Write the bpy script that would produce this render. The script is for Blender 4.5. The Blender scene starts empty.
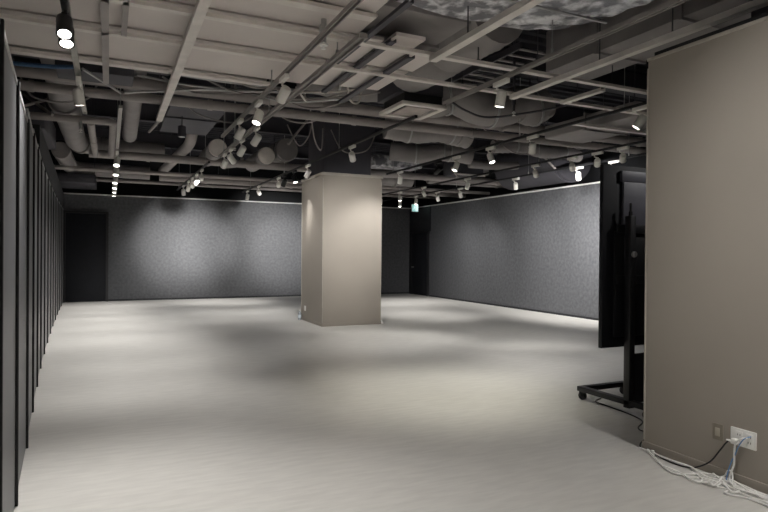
import bpy, bmesh, math, random
from mathutils import Vector, Matrix, Quaternion
random.seed(7)
scene = bpy.context.scene
LINK = scene.collection.objects.link
PI = math.pi

# ------------------------------------------------------------------ materials
def mat(name, col, rough=.6, metal=0., col2=None, scale=6., detail=3., bump=0., bscale=40., stretch=None, emit=None, estr=0., lo=.35, hi=.65, spec=.5, trans=0.):
    m = bpy.data.materials.new(name); m.use_nodes = True
    nt = m.node_tree; b = nt.nodes['Principled BSDF']
    b.inputs['Base Color'].default_value = (*col, 1)
    b.inputs['Roughness'].default_value = rough
    b.inputs['Metallic'].default_value = metal
    b.inputs['Specular IOR Level'].default_value = spec
    if trans: b.inputs['Transmission Weight'].default_value = trans
    tc = nt.nodes.new('ShaderNodeTexCoord'); mp = nt.nodes.new('ShaderNodeMapping')
    nt.links.new(tc.outputs['Object'], mp.inputs['Vector'])
    if stretch: mp.inputs['Scale'].default_value = stretch
    if col2 is None: col2 = tuple(c * .86 for c in col)
    n = nt.nodes.new('ShaderNodeTexNoise'); n.inputs['Scale'].default_value = scale; n.inputs['Detail'].default_value = detail
    nt.links.new(mp.outputs['Vector'], n.inputs['Vector'])
    r = nt.nodes.new('ShaderNodeValToRGB')
    r.color_ramp.elements[0].position = lo; r.color_ramp.elements[1].position = hi
    r.color_ramp.elements[0].color = (*col2, 1); r.color_ramp.elements[1].color = (*col, 1)
    nt.links.new(n.outputs['Fac'], r.inputs['Fac']); nt.links.new(r.outputs['Color'], b.inputs['Base Color'])
    if bump:
        n2 = nt.nodes.new('ShaderNodeTexNoise'); n2.inputs['Scale'].default_value = bscale; n2.inputs['Detail'].default_value = 4
        nt.links.new(mp.outputs['Vector'], n2.inputs['Vector'])
        bp = nt.nodes.new('ShaderNodeBump'); bp.inputs['Strength'].default_value = bump; bp.inputs['Distance'].default_value = .01
        nt.links.new(n2.outputs['Fac'], bp.inputs['Height']); nt.links.new(bp.outputs['Normal'], b.inputs['Normal'])
    if emit:
        b.inputs['Emission Color'].default_value = (*emit, 1); b.inputs['Emission Strength'].default_value = estr
    return m

M = {}
M['floor'] = mat('pale_vinyl_floor', (.655, .64, .605), .36, col2=(.59, .575, .543), scale=2.6, detail=8, stretch=(1.6, 8, 1), lo=.36, hi=.64, bump=.08, bscale=9)
M['wall'] = mat('speckled_charcoal_wallcovering', (.106, .108, .116), .7, col2=(.066, .068, .074), scale=14, detail=10, bump=.3, bscale=35, lo=.32, hi=.70)
M['bounce_wall'] = mat('pale_bounce_wall', (.6, .58, .54), .8)  # unseen front wall, made pale to bounce light up to the ceiling
M['black_wall'] = mat('black_paint', (.018, .019, .022), .7)
M['slab'] = mat('dark_slab', (.035, .034, .042), .9, scale=2)
M['board'] = mat('grey_beige_board', (.74, .68, .645), .8, col2=(.69,.635,.605), scale=1.5, bump=.1, bscale=6)
M['beam'] = mat('beige_painted_steel', (.84, .79, .74), .55, scale=5)
M['pipe'] = mat('dusty_brown_pipe', (.40, .365, .35), .6, scale=4)
M['duct'] = mat('dusty_duct', (.32, .298, .292), .7, scale=3, bump=.2, bscale=7)
M['duct_dark'] = mat('dark_duct', (.075, .072, .085), .6, scale=3)
M['galv'] = mat('galvanised_steel', (.50, .50, .50), .38, .7, scale=12)
M['foil'] = mat('crumpled_foil', (.90, .90, .92), .3, .35, col2=(.22, .22, .24), scale=6, detail=10, bump=1.0, bscale=12, lo=.44, hi=.60)  # pale and dark mottling paints the glints and shade of the crumples
M['column'] = mat('taupe_paint', (.375, .338, .292), .62, col2=(.365, .328, .283), scale=2)
M['column_trim'] = mat('taupe_trim', (.50, .465, .41), .5)
M['black'] = mat('black_metal', (.012, .012, .014), .45)
M['black_gloss'] = mat('black_gloss', (.012, .013, .017), .6, spec=.25)
M['track_black'] = mat('black_track', (.020, .020, .022), .4)
M['track_silver'] = mat('silver_track', (.50, .48, .45), .4, .4)
M['track_grey'] = mat('grey_brown_track', (.34, .315, .30), .5)
M['panel'] = mat('charcoal_panel', (.14, .142, .148), .42, .1, scale=3, stretch=(1, 1, .2))
M['seal'] = mat('black_rubber_seal', (.006, .006, .007), .6)
M['lampwhite'] = mat('white_lamp_body', (.93, .91, .86), .35)
M['lampblack'] = mat('black_lamp_body', (.015, .015, .016), .4)
M['lens'] = mat('lit_lens', (1, .97, .9), .3, emit=(1, .955, .88), estr=9)
M['white'] = mat('white_plastic', (.93, .92, .89), .4, col2=(.88, .87, .84))
M['ivory'] = mat('ivory_plastic', (.55, .50, .41), .45)
M['steel_plate'] = mat('brushed_steel_plate', (.36, .32, .26), .4, .4)
M['blue'] = mat('blue_cable', (.12, .28, .55), .5)
M['blue_pipe'] = mat('blue_conduit', (.06, .13, .26), .5)
M['blue_body'] = mat('light_blue_sleeve', (.72, .80, .88), .4)
M['rail'] = mat('pale_rail', (.72, .72, .70), .4)
M['slate'] = mat('slate_grey_panel', (.11, .11, .135), .5)
M['teal'] = mat('exit_teal', (.35, .65, .62), .5, emit=(.30, .60, .58), estr=.5)
M['signwhite'] = mat('exit_white', (.8, .9, .88), .5, emit=(.75, .95, .9), estr=.7)
M['cassette'] = mat('cassette_panel', (.52, .46, .42), .7)
M['clear'] = mat('bottle_plastic', (.75, .82, .88), .15, trans=.5)

# ------------------------------------------------------------------ mesh helpers
def new(): return bmesh.new()
def box(bm, x0, x1, y0, y1, z0, z1, b=0., rot=0.):
    t = bmesh.new()
    bmesh.ops.create_cube(t, size=1)
    bmesh.ops.scale(t, vec=(abs(x1-x0), abs(y1-y0), abs(z1-z0)), verts=t.verts)
    if b: bmesh.ops.bevel(t, geom=t.edges[:], offset=b, segments=2, affect='EDGES', profile=.5)
    if rot: bmesh.ops.rotate(t, cent=(0, 0, 0), matrix=Matrix.Rotation(rot, 3, 'Z'), verts=t.verts)
    bmesh.ops.translate(t, vec=((x0+x1)/2, (y0+y1)/2, (z0+z1)/2), verts=t.verts)
    merge(bm, t); return bm
def merge(bm, t, mtx=None):
    me = bpy.data.meshes.new('tmp'); t.to_mesh(me); t.free()
    if mtx: me.transform(mtx)
    bm.from_mesh(me); bpy.data.meshes.remove(me)
def smooth_path(pts, n=6):
    P = [Vector(p) for p in pts]; out = []
    for i in range(len(P)-1):
        a = P[max(i-1, 0)]; b = P[i]; c = P[i+1]; d = P[min(i+2, len(P)-1)]
        for k in range(n):
            t = k/n
            out.append(.5*((2*b)+(-a+c)*t+(2*a-5*b+4*c-d)*t*t+(-a+3*b-3*c+d)*t**3))
    out.append(P[-1]); return out
def tube(bm, pts, r, seg=12, cap=True):
    P = [Vector(p) for p in pts]; n = len(P)
    R = r if isinstance(r, (list, tuple)) else [r]*n
    T = [((P[min(i+1, n-1)]-P[max(i-1, 0)]).normalized()) for i in range(n)]
    u = T[0].orthogonal().normalized(); rings = []
    for i in range(n):
        u = (u-T[i]*u.dot(T[i])).normalized(); v = T[i].cross(u)
        rings.append([bm.verts.new(P[i]+(u*math.cos(2*PI*k/seg)+v*math.sin(2*PI*k/seg))*R[i]) for k in range(seg)])
    for i in range(n-1):
        for k in range(seg):
            bm.faces.new((rings[i][k], rings[i][(k+1) % seg], rings[i+1][(k+1) % seg], rings[i+1][k]))
    if cap:
        bm.faces.new(rings[0][::-1]); bm.faces.new(rings[-1])
    return bm
def ribbed(bm, pts, r, pitch=.06, depth=.06, seg=20, wob=0.):
    """tube with shallow corrugations"""
    P = [Vector(p) for p in pts]; out = []; rad = []
    for i in range(len(P)-1):
        L = (P[i+1]-P[i]).length; k = max(1, int(L/(pitch/2)))
        for j in range(k):
            out.append(P[i].lerp(P[i+1], j/k))
    out.append(P[-1])
    for i in range(len(out)): rad.append(r*(1+(depth if i % 2 else 0)+random.uniform(-wob, wob)))
    return tube(bm, out, rad, seg)
def lathe(bm, prof, seg=24, mtx=None):
    t = bmesh.new(); rings = []
    for (r, z) in prof:
        rings.append([t.verts.new((r*math.cos(2*PI*k/seg), r*math.sin(2*PI*k/seg), z)) for k in range(seg)])
    for i in range(len(rings)-1):
        for k in range(seg):
            t.faces.new((rings[i][k], rings[i][(k+1) % seg], rings[i+1][(k+1) % seg], rings[i+1][k]))
    t.faces.new(rings[0][::-1]); t.faces.new(rings[-1])
    merge(bm, t, mtx); return bm
def prism(bm, poly, z0, z1):
    lo = [bm.verts.new((x, y, z0)) for x, y in poly]; hi = [bm.verts.new((x, y, z1)) for x, y in poly]
    n = len(poly)
    bm.faces.new(lo[::-1]); bm.faces.new(hi)
    for i in range(n): bm.faces.new((lo[i], lo[(i+1) % n], hi[(i+1) % n], hi[i]))
    return bm

def obj(name, bm, m, parent=None, local=False, smooth=True):
    me = bpy.data.meshes.new(name)
    bmesh.ops.recalc_face_normals(bm, faces=bm.faces[:])
    bm.to_mesh(me); bm.free(); me.materials.append(m)
    o = bpy.data.objects.new(name, me)
    LINK(o)
    if parent:
        o.parent = parent
        if not local:
            p = parent; off = Vector((0, 0, 0))
            while p: off += Vector(p.location); p = p.parent
            me.transform(Matrix.Translation(-off))
    if smooth:
        me.shade_smooth(); me.set_sharp_from_angle(angle=math.radians(35))
    return o
def tag(o, label, cat, group=None, kind=None):
    o['label'] = label; o['category'] = cat; o['kind'] = kind or 'thing'
    if group: o['group'] = group
    if kind: o['kind'] = kind
    return o
def thing(name, label, cat, loc=(0, 0, 0), group=None):
    o = bpy.data.objects.new(name, None); LINK(o); o.location = loc; o.empty_display_size = .1
    return tag(o, label, cat, group)
def struct(name, bm, m, parent=None):
    o = obj(name, bm, m, parent)
    if not parent: o['kind'] = 'structure'
    return o
def origin_to(o, loc):
    """put a mesh thing's origin at its own place"""
    o.data.transform(Matrix.Translation(-Vector(loc))); o.location = loc; return o

# ------------------------------------------------------------------ the room
struct('floor', box(new(), -2.6, 11.2, -3.2, 20.4, -.1, 0), M['floor'])
deck = new(); box(deck, -2.6, 11.2, -3.2, 20.4, 4.56, 4.7)
yy = -3.2
while yy < 20.3:      # ribbed metal deck
    prof = [(yy, 4.56), (yy+.03, 4.5), (yy+.12, 4.5), (yy+.15, 4.56)]
    a = [deck.verts.new((-2.6, y_, z_)) for y_, z_ in prof]; b_ = [deck.verts.new((11.2, y_, z_)) for y_, z_ in prof]
    for k in range(3): deck.faces.new((a[k], a[k+1], b_[k+1], b_[k]))
    yy += .25
struct('ceiling', deck, M['slab'])
wb = new(); box(wb, -1.6, 10, 19, 19.3, 0, 3.10); struct('wall_back', wb, M['wall'])
struct('wall_back_upper', box(new(), -2.4, 11.2, 20.2, 20.4, 0, 4.5), M['black_wall'])
struct('wall_right', box(new(), 10, 10.3, 8.0, 19.3, 0, 3.10), M['wall'])
struct('wall_right_upper', box(new(), 11.0, 11.2, -3.0, 20.2, 0, 4.5), M['black_wall'])
struct('wall_left', box(new(), -2.6, -2.4, -3.2, 20.4, 0, 4.5), M['black_wall'])
struct('wall_front', box(new(), -2.4, 11.0, -3.2, -3.0, 0, 4.5), M['bounce_wall'])
t1 = new(); box(t1, -1.6, 10.0, 18.965, 19.02, 3.10, 3.135); struct('trim_1', t1, M['rail'])
t2 = new(); box(t2, 9.965, 10.02, 8.0, 18.96, 3.10, 3.135); struct('trim_2', t2, M['rail'])
b1 = new(); box(b1, -.02, 10.0, 18.985, 19.0, 0, .05); struct('baseboard_back', b1, M['black_wall'])
b2 = new(); box(b2, 9.985, 10.0, 8.0, 17.5, 0, .05); struct('baseboard_right', b2, M['black_wall'])

# black door by the partition
d = new(); box(d, -1.13, -.09, 18.93, 19.0, .01, 2.56, .004); d1 = struct('door_1', d, M['black_gloss'])
f = new(); box(f, -1.2, -1.13, 18.88, 19.0, 0, 2.62); box(f, -.09, -.02, 18.88, 19.0, 0, 2.62); box(f, -1.13, -.09, 18.88, 19.0, 2.56, 2.62)
obj('door_frame', f, M['black'], d1)
# dark door on the right wall
d = new(); box(d, 9.95, 10.0, 17.62, 18.72, .01, 2.18, .004); d2 = struct('door_2', d, M['black_gloss'])
f = new(); box(f, 9.93, 10.0, 17.55, 17.62, 0, 2.24); box(f, 9.93, 10.0, 18.72, 18.79, 0, 2.24); box(f, 9.93, 10.0, 17.62, 18.72, 2.18, 2.24)
obj('door_frame', f, M['black'], d2)
k = new(); lathe(k, [(.026, 0), (.026, .008), (.011, .012), (.011, .045), (.025, .052), (.029, .066), (.018, .078)], 20, Matrix.Translation((9.95, 18.60, .98)) @ Matrix.Rotation(-PI/2, 4, 'Y'))
obj('door_knob', k, M['galv'], d2)
c = new(); box(c, 9.965, 10.0, 18.79, 18.965, .0, 3.10); box(c, 9.965, 10.0, 17.45, 18.79, 2.24, 3.10); struct('wall_corner_return', c, M['black_wall'])

# ------------------------------------------------------------------ folding partition on the left
posts = [(-.41, 1.75), (-.405, 2.93), (-.475, 4.00), (-.545, 5.13), (-.62, 6.24), (-.695, 7.38), (-.765, 8.50), (-.825, 9.65), (-.88, 10.8), (-.93, 11.95),
         (-.98, 13.1), (-1.02, 14.25), (-1.06, 15.4), (-1.10, 16.55), (-1.135, 17.7), (-1.16, 18.85)]
hts = [2.47, 2.47, 2.48, 2.48, 2.57, 2.62, 2.66] + [2.66]*9
ordn = ['nearest the camera at the photo edge', 'second from the camera', 'third from the camera', 'fourth from the camera', 'fifth from the camera', 'sixth from the camera',
        'seventh from the camera', 'eighth from the camera', 'seventh from the black door', 'sixth from the black door', 'fifth from the black door', 'fourth from the black door',
        'third from the black door', 'second from the black door', 'beside the black door']
for i in range(15):
    (xa, ya), (xb, yb) = posts[i], posts[i+1]; h = hts[i+1]
    xa -= .017; xb -= .017
    t = thing('partition_panel', 'tall charcoal folding partition panel, ' + ordn[i], 'partition panel', ((xa+xb)/2, (ya+yb)/2, 0), 'folding partition panels along the left side')
    dx, dy = xb-xa, yb-ya; L = math.hypot(dx, dy); nx, ny = dy/L, -dx/L
    th = .07
    bm = new()
    e = .012
    p = [(xa+dx*e, ya+dy*e), (xb-dx*e, yb-dy*e), (xb-dx*e-nx*th, yb-dy*e-ny*th), (xa+dx*e-nx*th, ya+dy*e-ny*th)]
    prism(bm, p, .012, h-.03); obj('leaf', bm, M['panel'], t, smooth=False)
    bm = new()   # protruding black edge seal at the far end
    box(bm, xb-.006, xb+.017, yb-.020, yb-.002, .0, h, .003); obj('edge_seal', bm, M['seal'], t)
    bm = new()
    p2 = [(xa+dx*e+nx*.006, ya+dy*e), (xb-dx*.03+nx*.006, yb-dy*.03), (xb-dx*.03-nx*th, yb-dy*.03-ny*th), (xa+dx*e-nx*th, ya+dy*e-ny*th)]
    prism(bm, p2, h-.03, h-.003); obj('top_rail', bm, M['galv'], t, smooth=False)
hd = new()
prism(hd, [(-.80, 8.55), (-1.165, 18.88), (-1.30, 18.88), (-.93, 8.55)], 2.70, 3.08)
struct('trim_3', hd, M['black_wall'])

# ------------------------------------------------------------------ columns
def column(x0, x1, y0, y1, h, label, core):
    t = thing('clad_column', label, 'column', ((x0+x1)/2, (y0+y1)/2, 0))
    bm = new(); box(bm, x0, x1, y0, y1, 0, h-.005); obj('cladding', bm, M['column'], t)
    bm = new()
    for (cx, cy) in ((x0, y0), (x1, y0), (x0, y1), (x1, y1)): box(bm, cx-.006, cx+.006, cy-.006, cy+.006, .07, h-.07)
    obj('corner_bead', bm, M['column_trim'], t)
    bm = new(); box(bm, x0-.012, x1+.012, y0-.012, y1+.012, 0, .06, .002); obj('baseboard', bm, M['column'], t)
    return t
cc = column(3.87, 5.16, 11.1, 12.5, 3.05, 'free-standing taupe column in the middle of the room', None)
bm = new(); box(bm, 3.845, 5.185, 11.075, 12.525, 3.045, 3.10, .004); obj('top_trim', bm, M['column_trim'], cc)
bm = new(); box(bm, 3.862, 3.872, 12.17, 12.27, .215, .325, .003); so = obj('socket_plate', bm, M['white'], cc); so['label'] = 'small white socket plate'
bm = new(); box(bm, 3.98, 5.02, 11.35, 12.4, 3.10, 4.5); core1 = obj('column_core', bm, M['duct_dark'], cc)
rc = column(3.75, 5.1, .55, 3.21, 3.0, 'large taupe column filling the right edge, cables at its foot', None)
bm = new(); box(bm, 3.742, 5.108, .542, 3.218, 2.985, 3.01, .003); tt = obj('top_trim', bm, M['column_trim'], rc); tt['label'] = 'pale thin top trim'
bm = new(); box(bm, 3.78, 5.07, .58, 3.18, 3.01, 3.05); obj('shadow_gap', bm, M['black'], rc)
bm = new(); box(bm, 4.50, 4.85, .8, 2.9, 3.05, 4.498); obj('column_core', bm, M['duct_dark'], rc)

# sockets on the right column
def plate(name, label, x, y0, y1, z0, z1, m, cat):
    t = thing(name, label, cat, (x, (y0+y1)/2, z0)); return t
t = plate('power_socket', 'wide white double power socket plate low on the right column', 3.75, 2.345, 2.515, .25, .365, None, 'socket')
bm = new(); box(bm, 3.738, 3.75, 2.345, 2.515, .25, .365, .004); obj('plate', bm, M['white'], t)
for yc in (2.385, 2.455):
    bm = new(); box(bm, 3.735, 3.739, yc-.022, yc+.022, .268, .347, .001); o = obj('receptacle', bm, M['white'], t)
    for zc in (.29, .325):
        for dy in (-.008, .008):
            s = new(); box(s, 3.7335, 3.7355, yc+dy-.0015, yc+dy+.0015, zc-.006, zc+.006); obj('slot', s, M['black'], o)
t = plate('switch_plate', 'small dull metal outlet plate with ivory insert on the right column', 3.75, 2.57, 2.645, .245, .355, None, 'outlet plate')
bm = new(); box(bm, 3.742, 3.75, 2.57, 2.645, .245, .355, .003); obj('plate', bm, M['steel_plate'], t)
bm = new(); box(bm, 3.737, 3.743, 2.59, 2.625, .272, .328, .003); o = obj('insert', bm, M['ivory'], t); o['label'] = 'ivory insert'

# ------------------------------------------------------------------ cables at the foot of the right column
def cable(name, pts, r, m, label, cat='cable', group=None, n=8):
    bm = new(); tube(bm, smooth_path(pts, n), r, 8)
    o = obj(name, bm, m); origin_to(o, pts[0]); return tag(o, label, cat, group)
G = 'white cables heaped at the foot of the right column'
W = [[(3.72, 3.235), (3.695, 3.02), (3.69, 2.82), (3.69, 2.67), (3.70, 2.56), (3.725, 2.45), (3.72, 2.31), (3.72, 2.15), (3.70, 1.95)],
     [(3.70, 3.14), (3.57, 2.93), (3.49, 2.76), (3.55, 2.69), (3.68, 2.63), (3.70, 2.54), (3.67, 2.41), (3.67, 2.30), (3.71, 2.15), (3.71, 1.95)],
     [(3.51, 2.84), (3.52, 2.72), (3.48, 2.58), (3.53, 2.51), (3.51, 2.47), (3.63, 2.51), (3.70, 2.54), (3.70, 2.46), (3.64, 2.31), (3.66, 2.18), (3.60, 1.95)],
     [(3.52, 2.68), (3.62, 2.59), (3.62, 2.44), (3.59, 2.34), (3.60, 2.23), (3.64, 2.12), (3.55, 1.95)],
     [(3.54, 2.47), (3.63, 2.49), (3.54, 2.36), (3.66, 2.36), (3.66, 2.27), (3.71, 2.22), (3.66, 2.0)],
     [(3.715, 3.15), (3.66, 2.95), (3.67, 2.75), (3.62, 2.60), (3.68, 2.45), (3.60, 2.38), (3.63, 2.2), (3.60, 1.95)],
     [(3.64, 2.72), (3.58, 2.60), (3.52, 2.55), (3.58, 2.42), (3.50, 2.38), (3.56, 2.22), (3.50, 1.95)],
     [(3.72, 2.62), (3.66, 2.52), (3.61, 2.40), (3.70, 2.33), (3.62, 2.24), (3.68, 2.08), (3.64, 1.95)]]
WL = ['white cable running along the right column baseboard', 'white cable looping out over the floor from the column corner', 'white cable with a kinked loop below the switch plate',
      'outermost white cable of the heap below the socket', 'white cable zigzagging through the heap of cables', 'white cable following just outside the baseboard cable', 'white cable wandering at the outer floor side of the heap', 'white cable curling through the middle of the cable heap']
for i, p in enumerate(W):
    cable('white_cable', [(x, y, .0065+.007*(i % 3)+.004*math.sin(j*1.7+i)) for j, (x, y) in enumerate(p)], .006, M['white'], WL[i], group=G)
cable('white_power_cord', [(3.715, 2.385, .325), (3.695, 2.42, .31), (3.70, 2.455, .265), (3.71, 2.468, .20), (3.712, 2.47, .13), (3.705, 2.485, .07), (3.70, 2.49, .03), (3.66, 2.44, .014), (3.63, 2.3, .012)], .006, M['white'], 'thick white cord hanging from the double socket plate')
cable('white_looped_cable', [(3.68, 2.58, .01), (3.71, 2.535, .03), (3.715, 2.515, .07), (3.71, 2.485, .078), (3.70, 2.47, .04), (3.66, 2.45, .01)], .005, M['white'], 'white cable standing up in a small arch below the socket')
cable('blue_cable', [(3.735, 2.375, .335), (3.70, 2.40, .315), (3.705, 2.44, .25), (3.712, 2.465, .19), (3.714, 2.485, .15), (3.70, 2.50, .08), (3.68, 2.50, .02)], .0035, M['blue'], 'thin blue cable hanging down from the double socket plate')
cable('black_power_cord', [(3.72, 2.50, .285), (3.715, 2.53, .25), (3.715, 2.57, .19), (3.71, 2.64, .09), (3.69, 2.73, .025), (3.67, 2.81, .008), (3.66, 2.93, .008), (3.71, 3.10, .008), (3.74, 3.24, .008), (3.95, 3.36, .008), (4.3, 3.42, .008)], .005, M['black'], 'black power cord curving down from the socket along the baseboard')
t = thing('power_plug', 'white power plug pushed into the left half of the double socket', 'plug', (3.735, 2.475, .28))
bm = new(); box(bm, 3.70, 3.735, 2.452, 2.488, .266, .298, .006); obj('plug_body', bm, M['white'], t)
bm = new(); tube(bm, [(3.70, 2.488, .282), (3.70, 2.515, .28)], [.008, .005], 10); obj('strain_relief', bm, M['white'], t)
t = new(); box(t, 3.66, 3.672, 3.05, 3.075, .008, .045, .003); o = obj('cable_tag', t, M['white']); tag(origin_to(o, (3.666, 3.06, .008)), 'little white upright cable clip on the cables near the column corner', 'cable clip')
cable('black_floor_line', [(4.62, 4.50, .006), (4.47, 4.42, .006), (4.44, 4.2, .006), (4.40, 3.9, .006), (4.32, 3.72, .006), (4.13, 3.60, .006), (4.10, 3.50, .006), (4.25, 3.43, .006), (4.5, 3.5, .006)], .006, M['black'], 'thin black line along the floor under the rolling display stand')  # thin black tube drawn along the floor below the stand

# bottle and little cap beside the middle column
t = thing('plastic_bottle', 'small pale plastic bottle standing at the middle column corner', 'bottle', (3.80, 12.40, 0))
bm = new(); lathe(bm, [(.028, 0), (.034, .006), (.034, .14), (.028, .165), (.014, .19), (.014, .20)], 20); obj('bottle_body', bm, M['clear'], t, local=True)
bm = new(); lathe(bm, [(.035, .05), (.0352, .052), (.0352, .115), (.035, .117)], 20); obj('bottle_sleeve', bm, M['blue_body'], t, local=True)
bm = new(); lathe(bm, [(.016, .198), (.016, .222), (.013, .225)], 16); obj('cap', bm, M['white'], t, local=True)
bm = new(); lathe(bm, [(.030, 0), (.032, .004), (.032, .028), (.024, .04), (.018, .07), (.014, .075)], 16)
o = obj('plastic_cap', bm, M['white']); o.location = (5.22, 11.16, 0); tag(o, 'tiny pale knob on the floor at the middle column right corner', 'floor knob')

# ------------------------------------------------------------------ rolling display seen from behind
t = thing('display_stand', 'black rolling stand with tall posts, low frame and castors', 'display stand', (4.7, 4.2, 0))
for (x, ya, yb) in ((4.42, 3.72, 4.60), (5.00, 3.72, 4.60)):
    bm = new(); box(bm, x-.035, x+.035, ya, yb, .085, .135, .006); obj('base_rail', bm, M['black'], t)
bm = new(); box(bm, 4.455, 4.965, 4.53, 4.60, .085, .135, .006); obj('cross_rail', bm, M['black'], t)
for x in (4.42, 4.98):
    bm = new(); box(bm, x-.035, x+.035, 3.93, 4.00, .06, 1.86, .006); obj('post', bm, M['black'], t)
bm = new(); box(bm, 4.455, 4.945, 3.95, 3.975, .10, .565, .004); obj('lower_plate', bm, M['black'], t)
bm = new(); box(bm, 4.30, 5.08, 4.002, 4.02, 1.22, 1.30, .003); obj('mount_bar', bm, M['black'], t)
bm = new(); box(bm, 4.30, 5.08, 4.002, 4.02, 1.70, 1.78, .003); obj('mount_bar', bm, M['black'], t)
bm = new(); tube(bm, [(4.42, 3.965, 1.86), (4.42, 3.965, 1.90)], [.02, .018], 14); tube(bm, [(4.42, 3.965, 1.90), (4.42, 3.965, 1.98)], .011, 12); obj('handle', bm, M['black'], t)
bm = new(); lathe(bm, [(.026, 0), (.028, .005), (.028, .02), (.022, .028)], 20, Matrix.Translation((4.42, 3.93, 1.50)) @ Matrix.Rotation(PI/2, 4, 'X')); o = obj('knob', bm, M['galv'], t); o['label'] = 'silver clamp knob'
for (x, y) in ((4.42, 3.76), (4.42, 4.56), (5.00, 3.76), (5.00, 4.56)):
    bm = new(); box(bm, x-.03, x+.03, y-.02, y+.02, .084, .09, .002)
    box(bm, x-.031, x-.025, y-.022, y+.014, .03, .085, .002); box(bm, x+.025, x+.031, y-.022, y+.014, .03, .085, .002)
    cfork = obj('castor', bm, M['black'], t)
    bm = new(); lathe(bm, [(.012, -.016), (.038, -.022), (.043, -.014), (.043, .014), (.038, .022), (.012, .023)], 20, Matrix.Translation((x, y-.006, .043)) @ Matrix.Rotation(PI/2, 4, 'Y'))
    obj('wheel', bm, M['black'], cfork)
t = thing('large_display', 'tall black flat display on the rolling stand, seen from behind', 'display', (4.68, 4.08, .62))
bm = new(); box(bm, 4.165, 5.17, 4.055, 4.10, .62, 2.34, .004); obj('display_casing', bm, M['black_gloss'], t)
bm = new(); box(bm, 4.30, 5.06, 4.03, 4.056, .72, 1.72, .008); obj('shaded_housing', bm, M['black'], t)  # lower housing coloured black where the light on it fades downward
bm = new(); box(bm, 4.40, 5.06, 4.028, 4.056, 1.721, 2.19, .004); o = obj('upper_housing', bm, M['slate'], t); o['label'] = 'slate grey upper part of the rear housing'
bm = new(); box(bm, 4.37, 5.08, 4.020, 4.056, 2.191, 2.29, .006); o = obj('header_band', bm, M['slate'], t); o['label'] = 'slate grey band along the top'
bm = new(); box(bm, 4.20, 5.16, 4.10, 4.103, .63, 2.33); obj('screen', bm, M['black_gloss'], t)
bm = new()
for i in range(14): box(bm, 4.80, 5.05, 4.018, 4.0225, .95+i*.018, .957+i*.018)
obj('vent_slots', bm, M['seal'], t)

# ------------------------------------------------------------------ exit sign
t = thing('exit_sign', 'small teal and white running-man exit sign over the far corner', 'exit sign', (9.67, 18.0, 3.06))
bm = new(); box(bm, 9.54, 9.80, 18.0, 18.05, 2.93, 3.19, .005); obj('housing', bm, M['white'], t)
bm = new(); box(bm, 9.55, 9.79, 17.996, 18.0, 2.94, 3.18); obj('face', bm, M['teal'], t)
bm = new(); Y0, Y1 = 17.992, 17.996
box(bm, 9.69, 9.78, Y0, Y1, 2.96, 3.16)   # open doorway
obj('doorway_mark', bm, M['signwhite'], t)
bm = new()
lathe(bm, [(.017, 0), (.017, .004)], 14, Matrix.Translation((9.655, 17.996, 3.135)) @ Matrix.Rotation(PI/2, 4, 'X'))
for a, b_, r in (((9.65, 3.11), (9.635, 3.055), .012), ((9.65, 3.105), (9.685, 3.08), .006), ((9.645, 3.105), (9.61, 3.09), .006), ((9.635, 3.055), (9.665, 3.02), .008), ((9.665, 3.02), (9.66, 2.975), .007), ((9.635, 3.055), (9.605, 3.02), .008), ((9.605, 3.02), (9.575, 3.02), .007)):
    tube(bm, [(a[0], 17.994, a[1]), (b_[0], 17.994, b_[1])], r, 6)
obj('running_figure', bm, M['signwhite'], t)
bm = new(); tube(bm, [(9.67, 18.025, 3.19), (9.67, 18.025, 4.5)], .008, 8); obj('hanger', bm, M['galv'], t)

# ------------------------------------------------------------------ ceiling grid
def board(poly, z, label):
    bm = new(); prism(bm, poly, z, z+.03); c = sum(p[0] for p in poly)/len(poly), sum(p[1] for p in poly)/len(poly), z
    o = obj('ceiling_board', bm, M['board'], smooth=False); origin_to(o, c)
    return tag(o, label, 'ceiling board', 'beige ceiling boards over the near left')
Z = 3.45
board([(-1.6, 1.0), (1.95, 1.0), (1.95, 4.36), (-1.6, 4.36)], Z, 'beige ceiling board nearest the camera at the top left corner')
board([(-1.6, 4.40), (2.0, 4.40), (2.0, 4.84), (-1.6, 4.84)], Z, 'narrow beige ceiling board just behind the topmost cross beam')
board([(-1.6, 4.88), (2.28, 4.88), (2.28, 5.58), (-1.6, 5.58)], Z, 'beige ceiling board crossed by the left track lamps')
board([(-1.6, 5.62), (2.0, 5.62), (2.0, 6.55), (-1.6, 6.55)], Z, 'wide beige ceiling board farthest back on the left')
board([(-1.6, 6.60), (1.62, 6.60), (1.62, 6.86), (-1.6, 6.86)], Z, 'narrow beige ceiling board strip before the dark gap')
board([(2.32, 4.70), (2.62, 4.70), (2.62, 5.58), (2.32, 5.58)], Z, 'slim beige ceiling board beside the grey duct')
board([(2.66, 5.05), (2.95, 5.05), (2.95, 5.58), (2.66, 5.58)], Z, 'small beige ceiling board piece next to the round duct')
board([(2.04, 5.62), (2.40, 5.62), (2.40, 6.50), (2.04, 6.50)], Z, 'beige ceiling board piece right of the double track')
board([(2.44, 5.62), (2.92, 5.62), (2.92, 6.40), (2.44, 6.45)], Z, 'last beige ceiling board piece before the air outlet')

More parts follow.
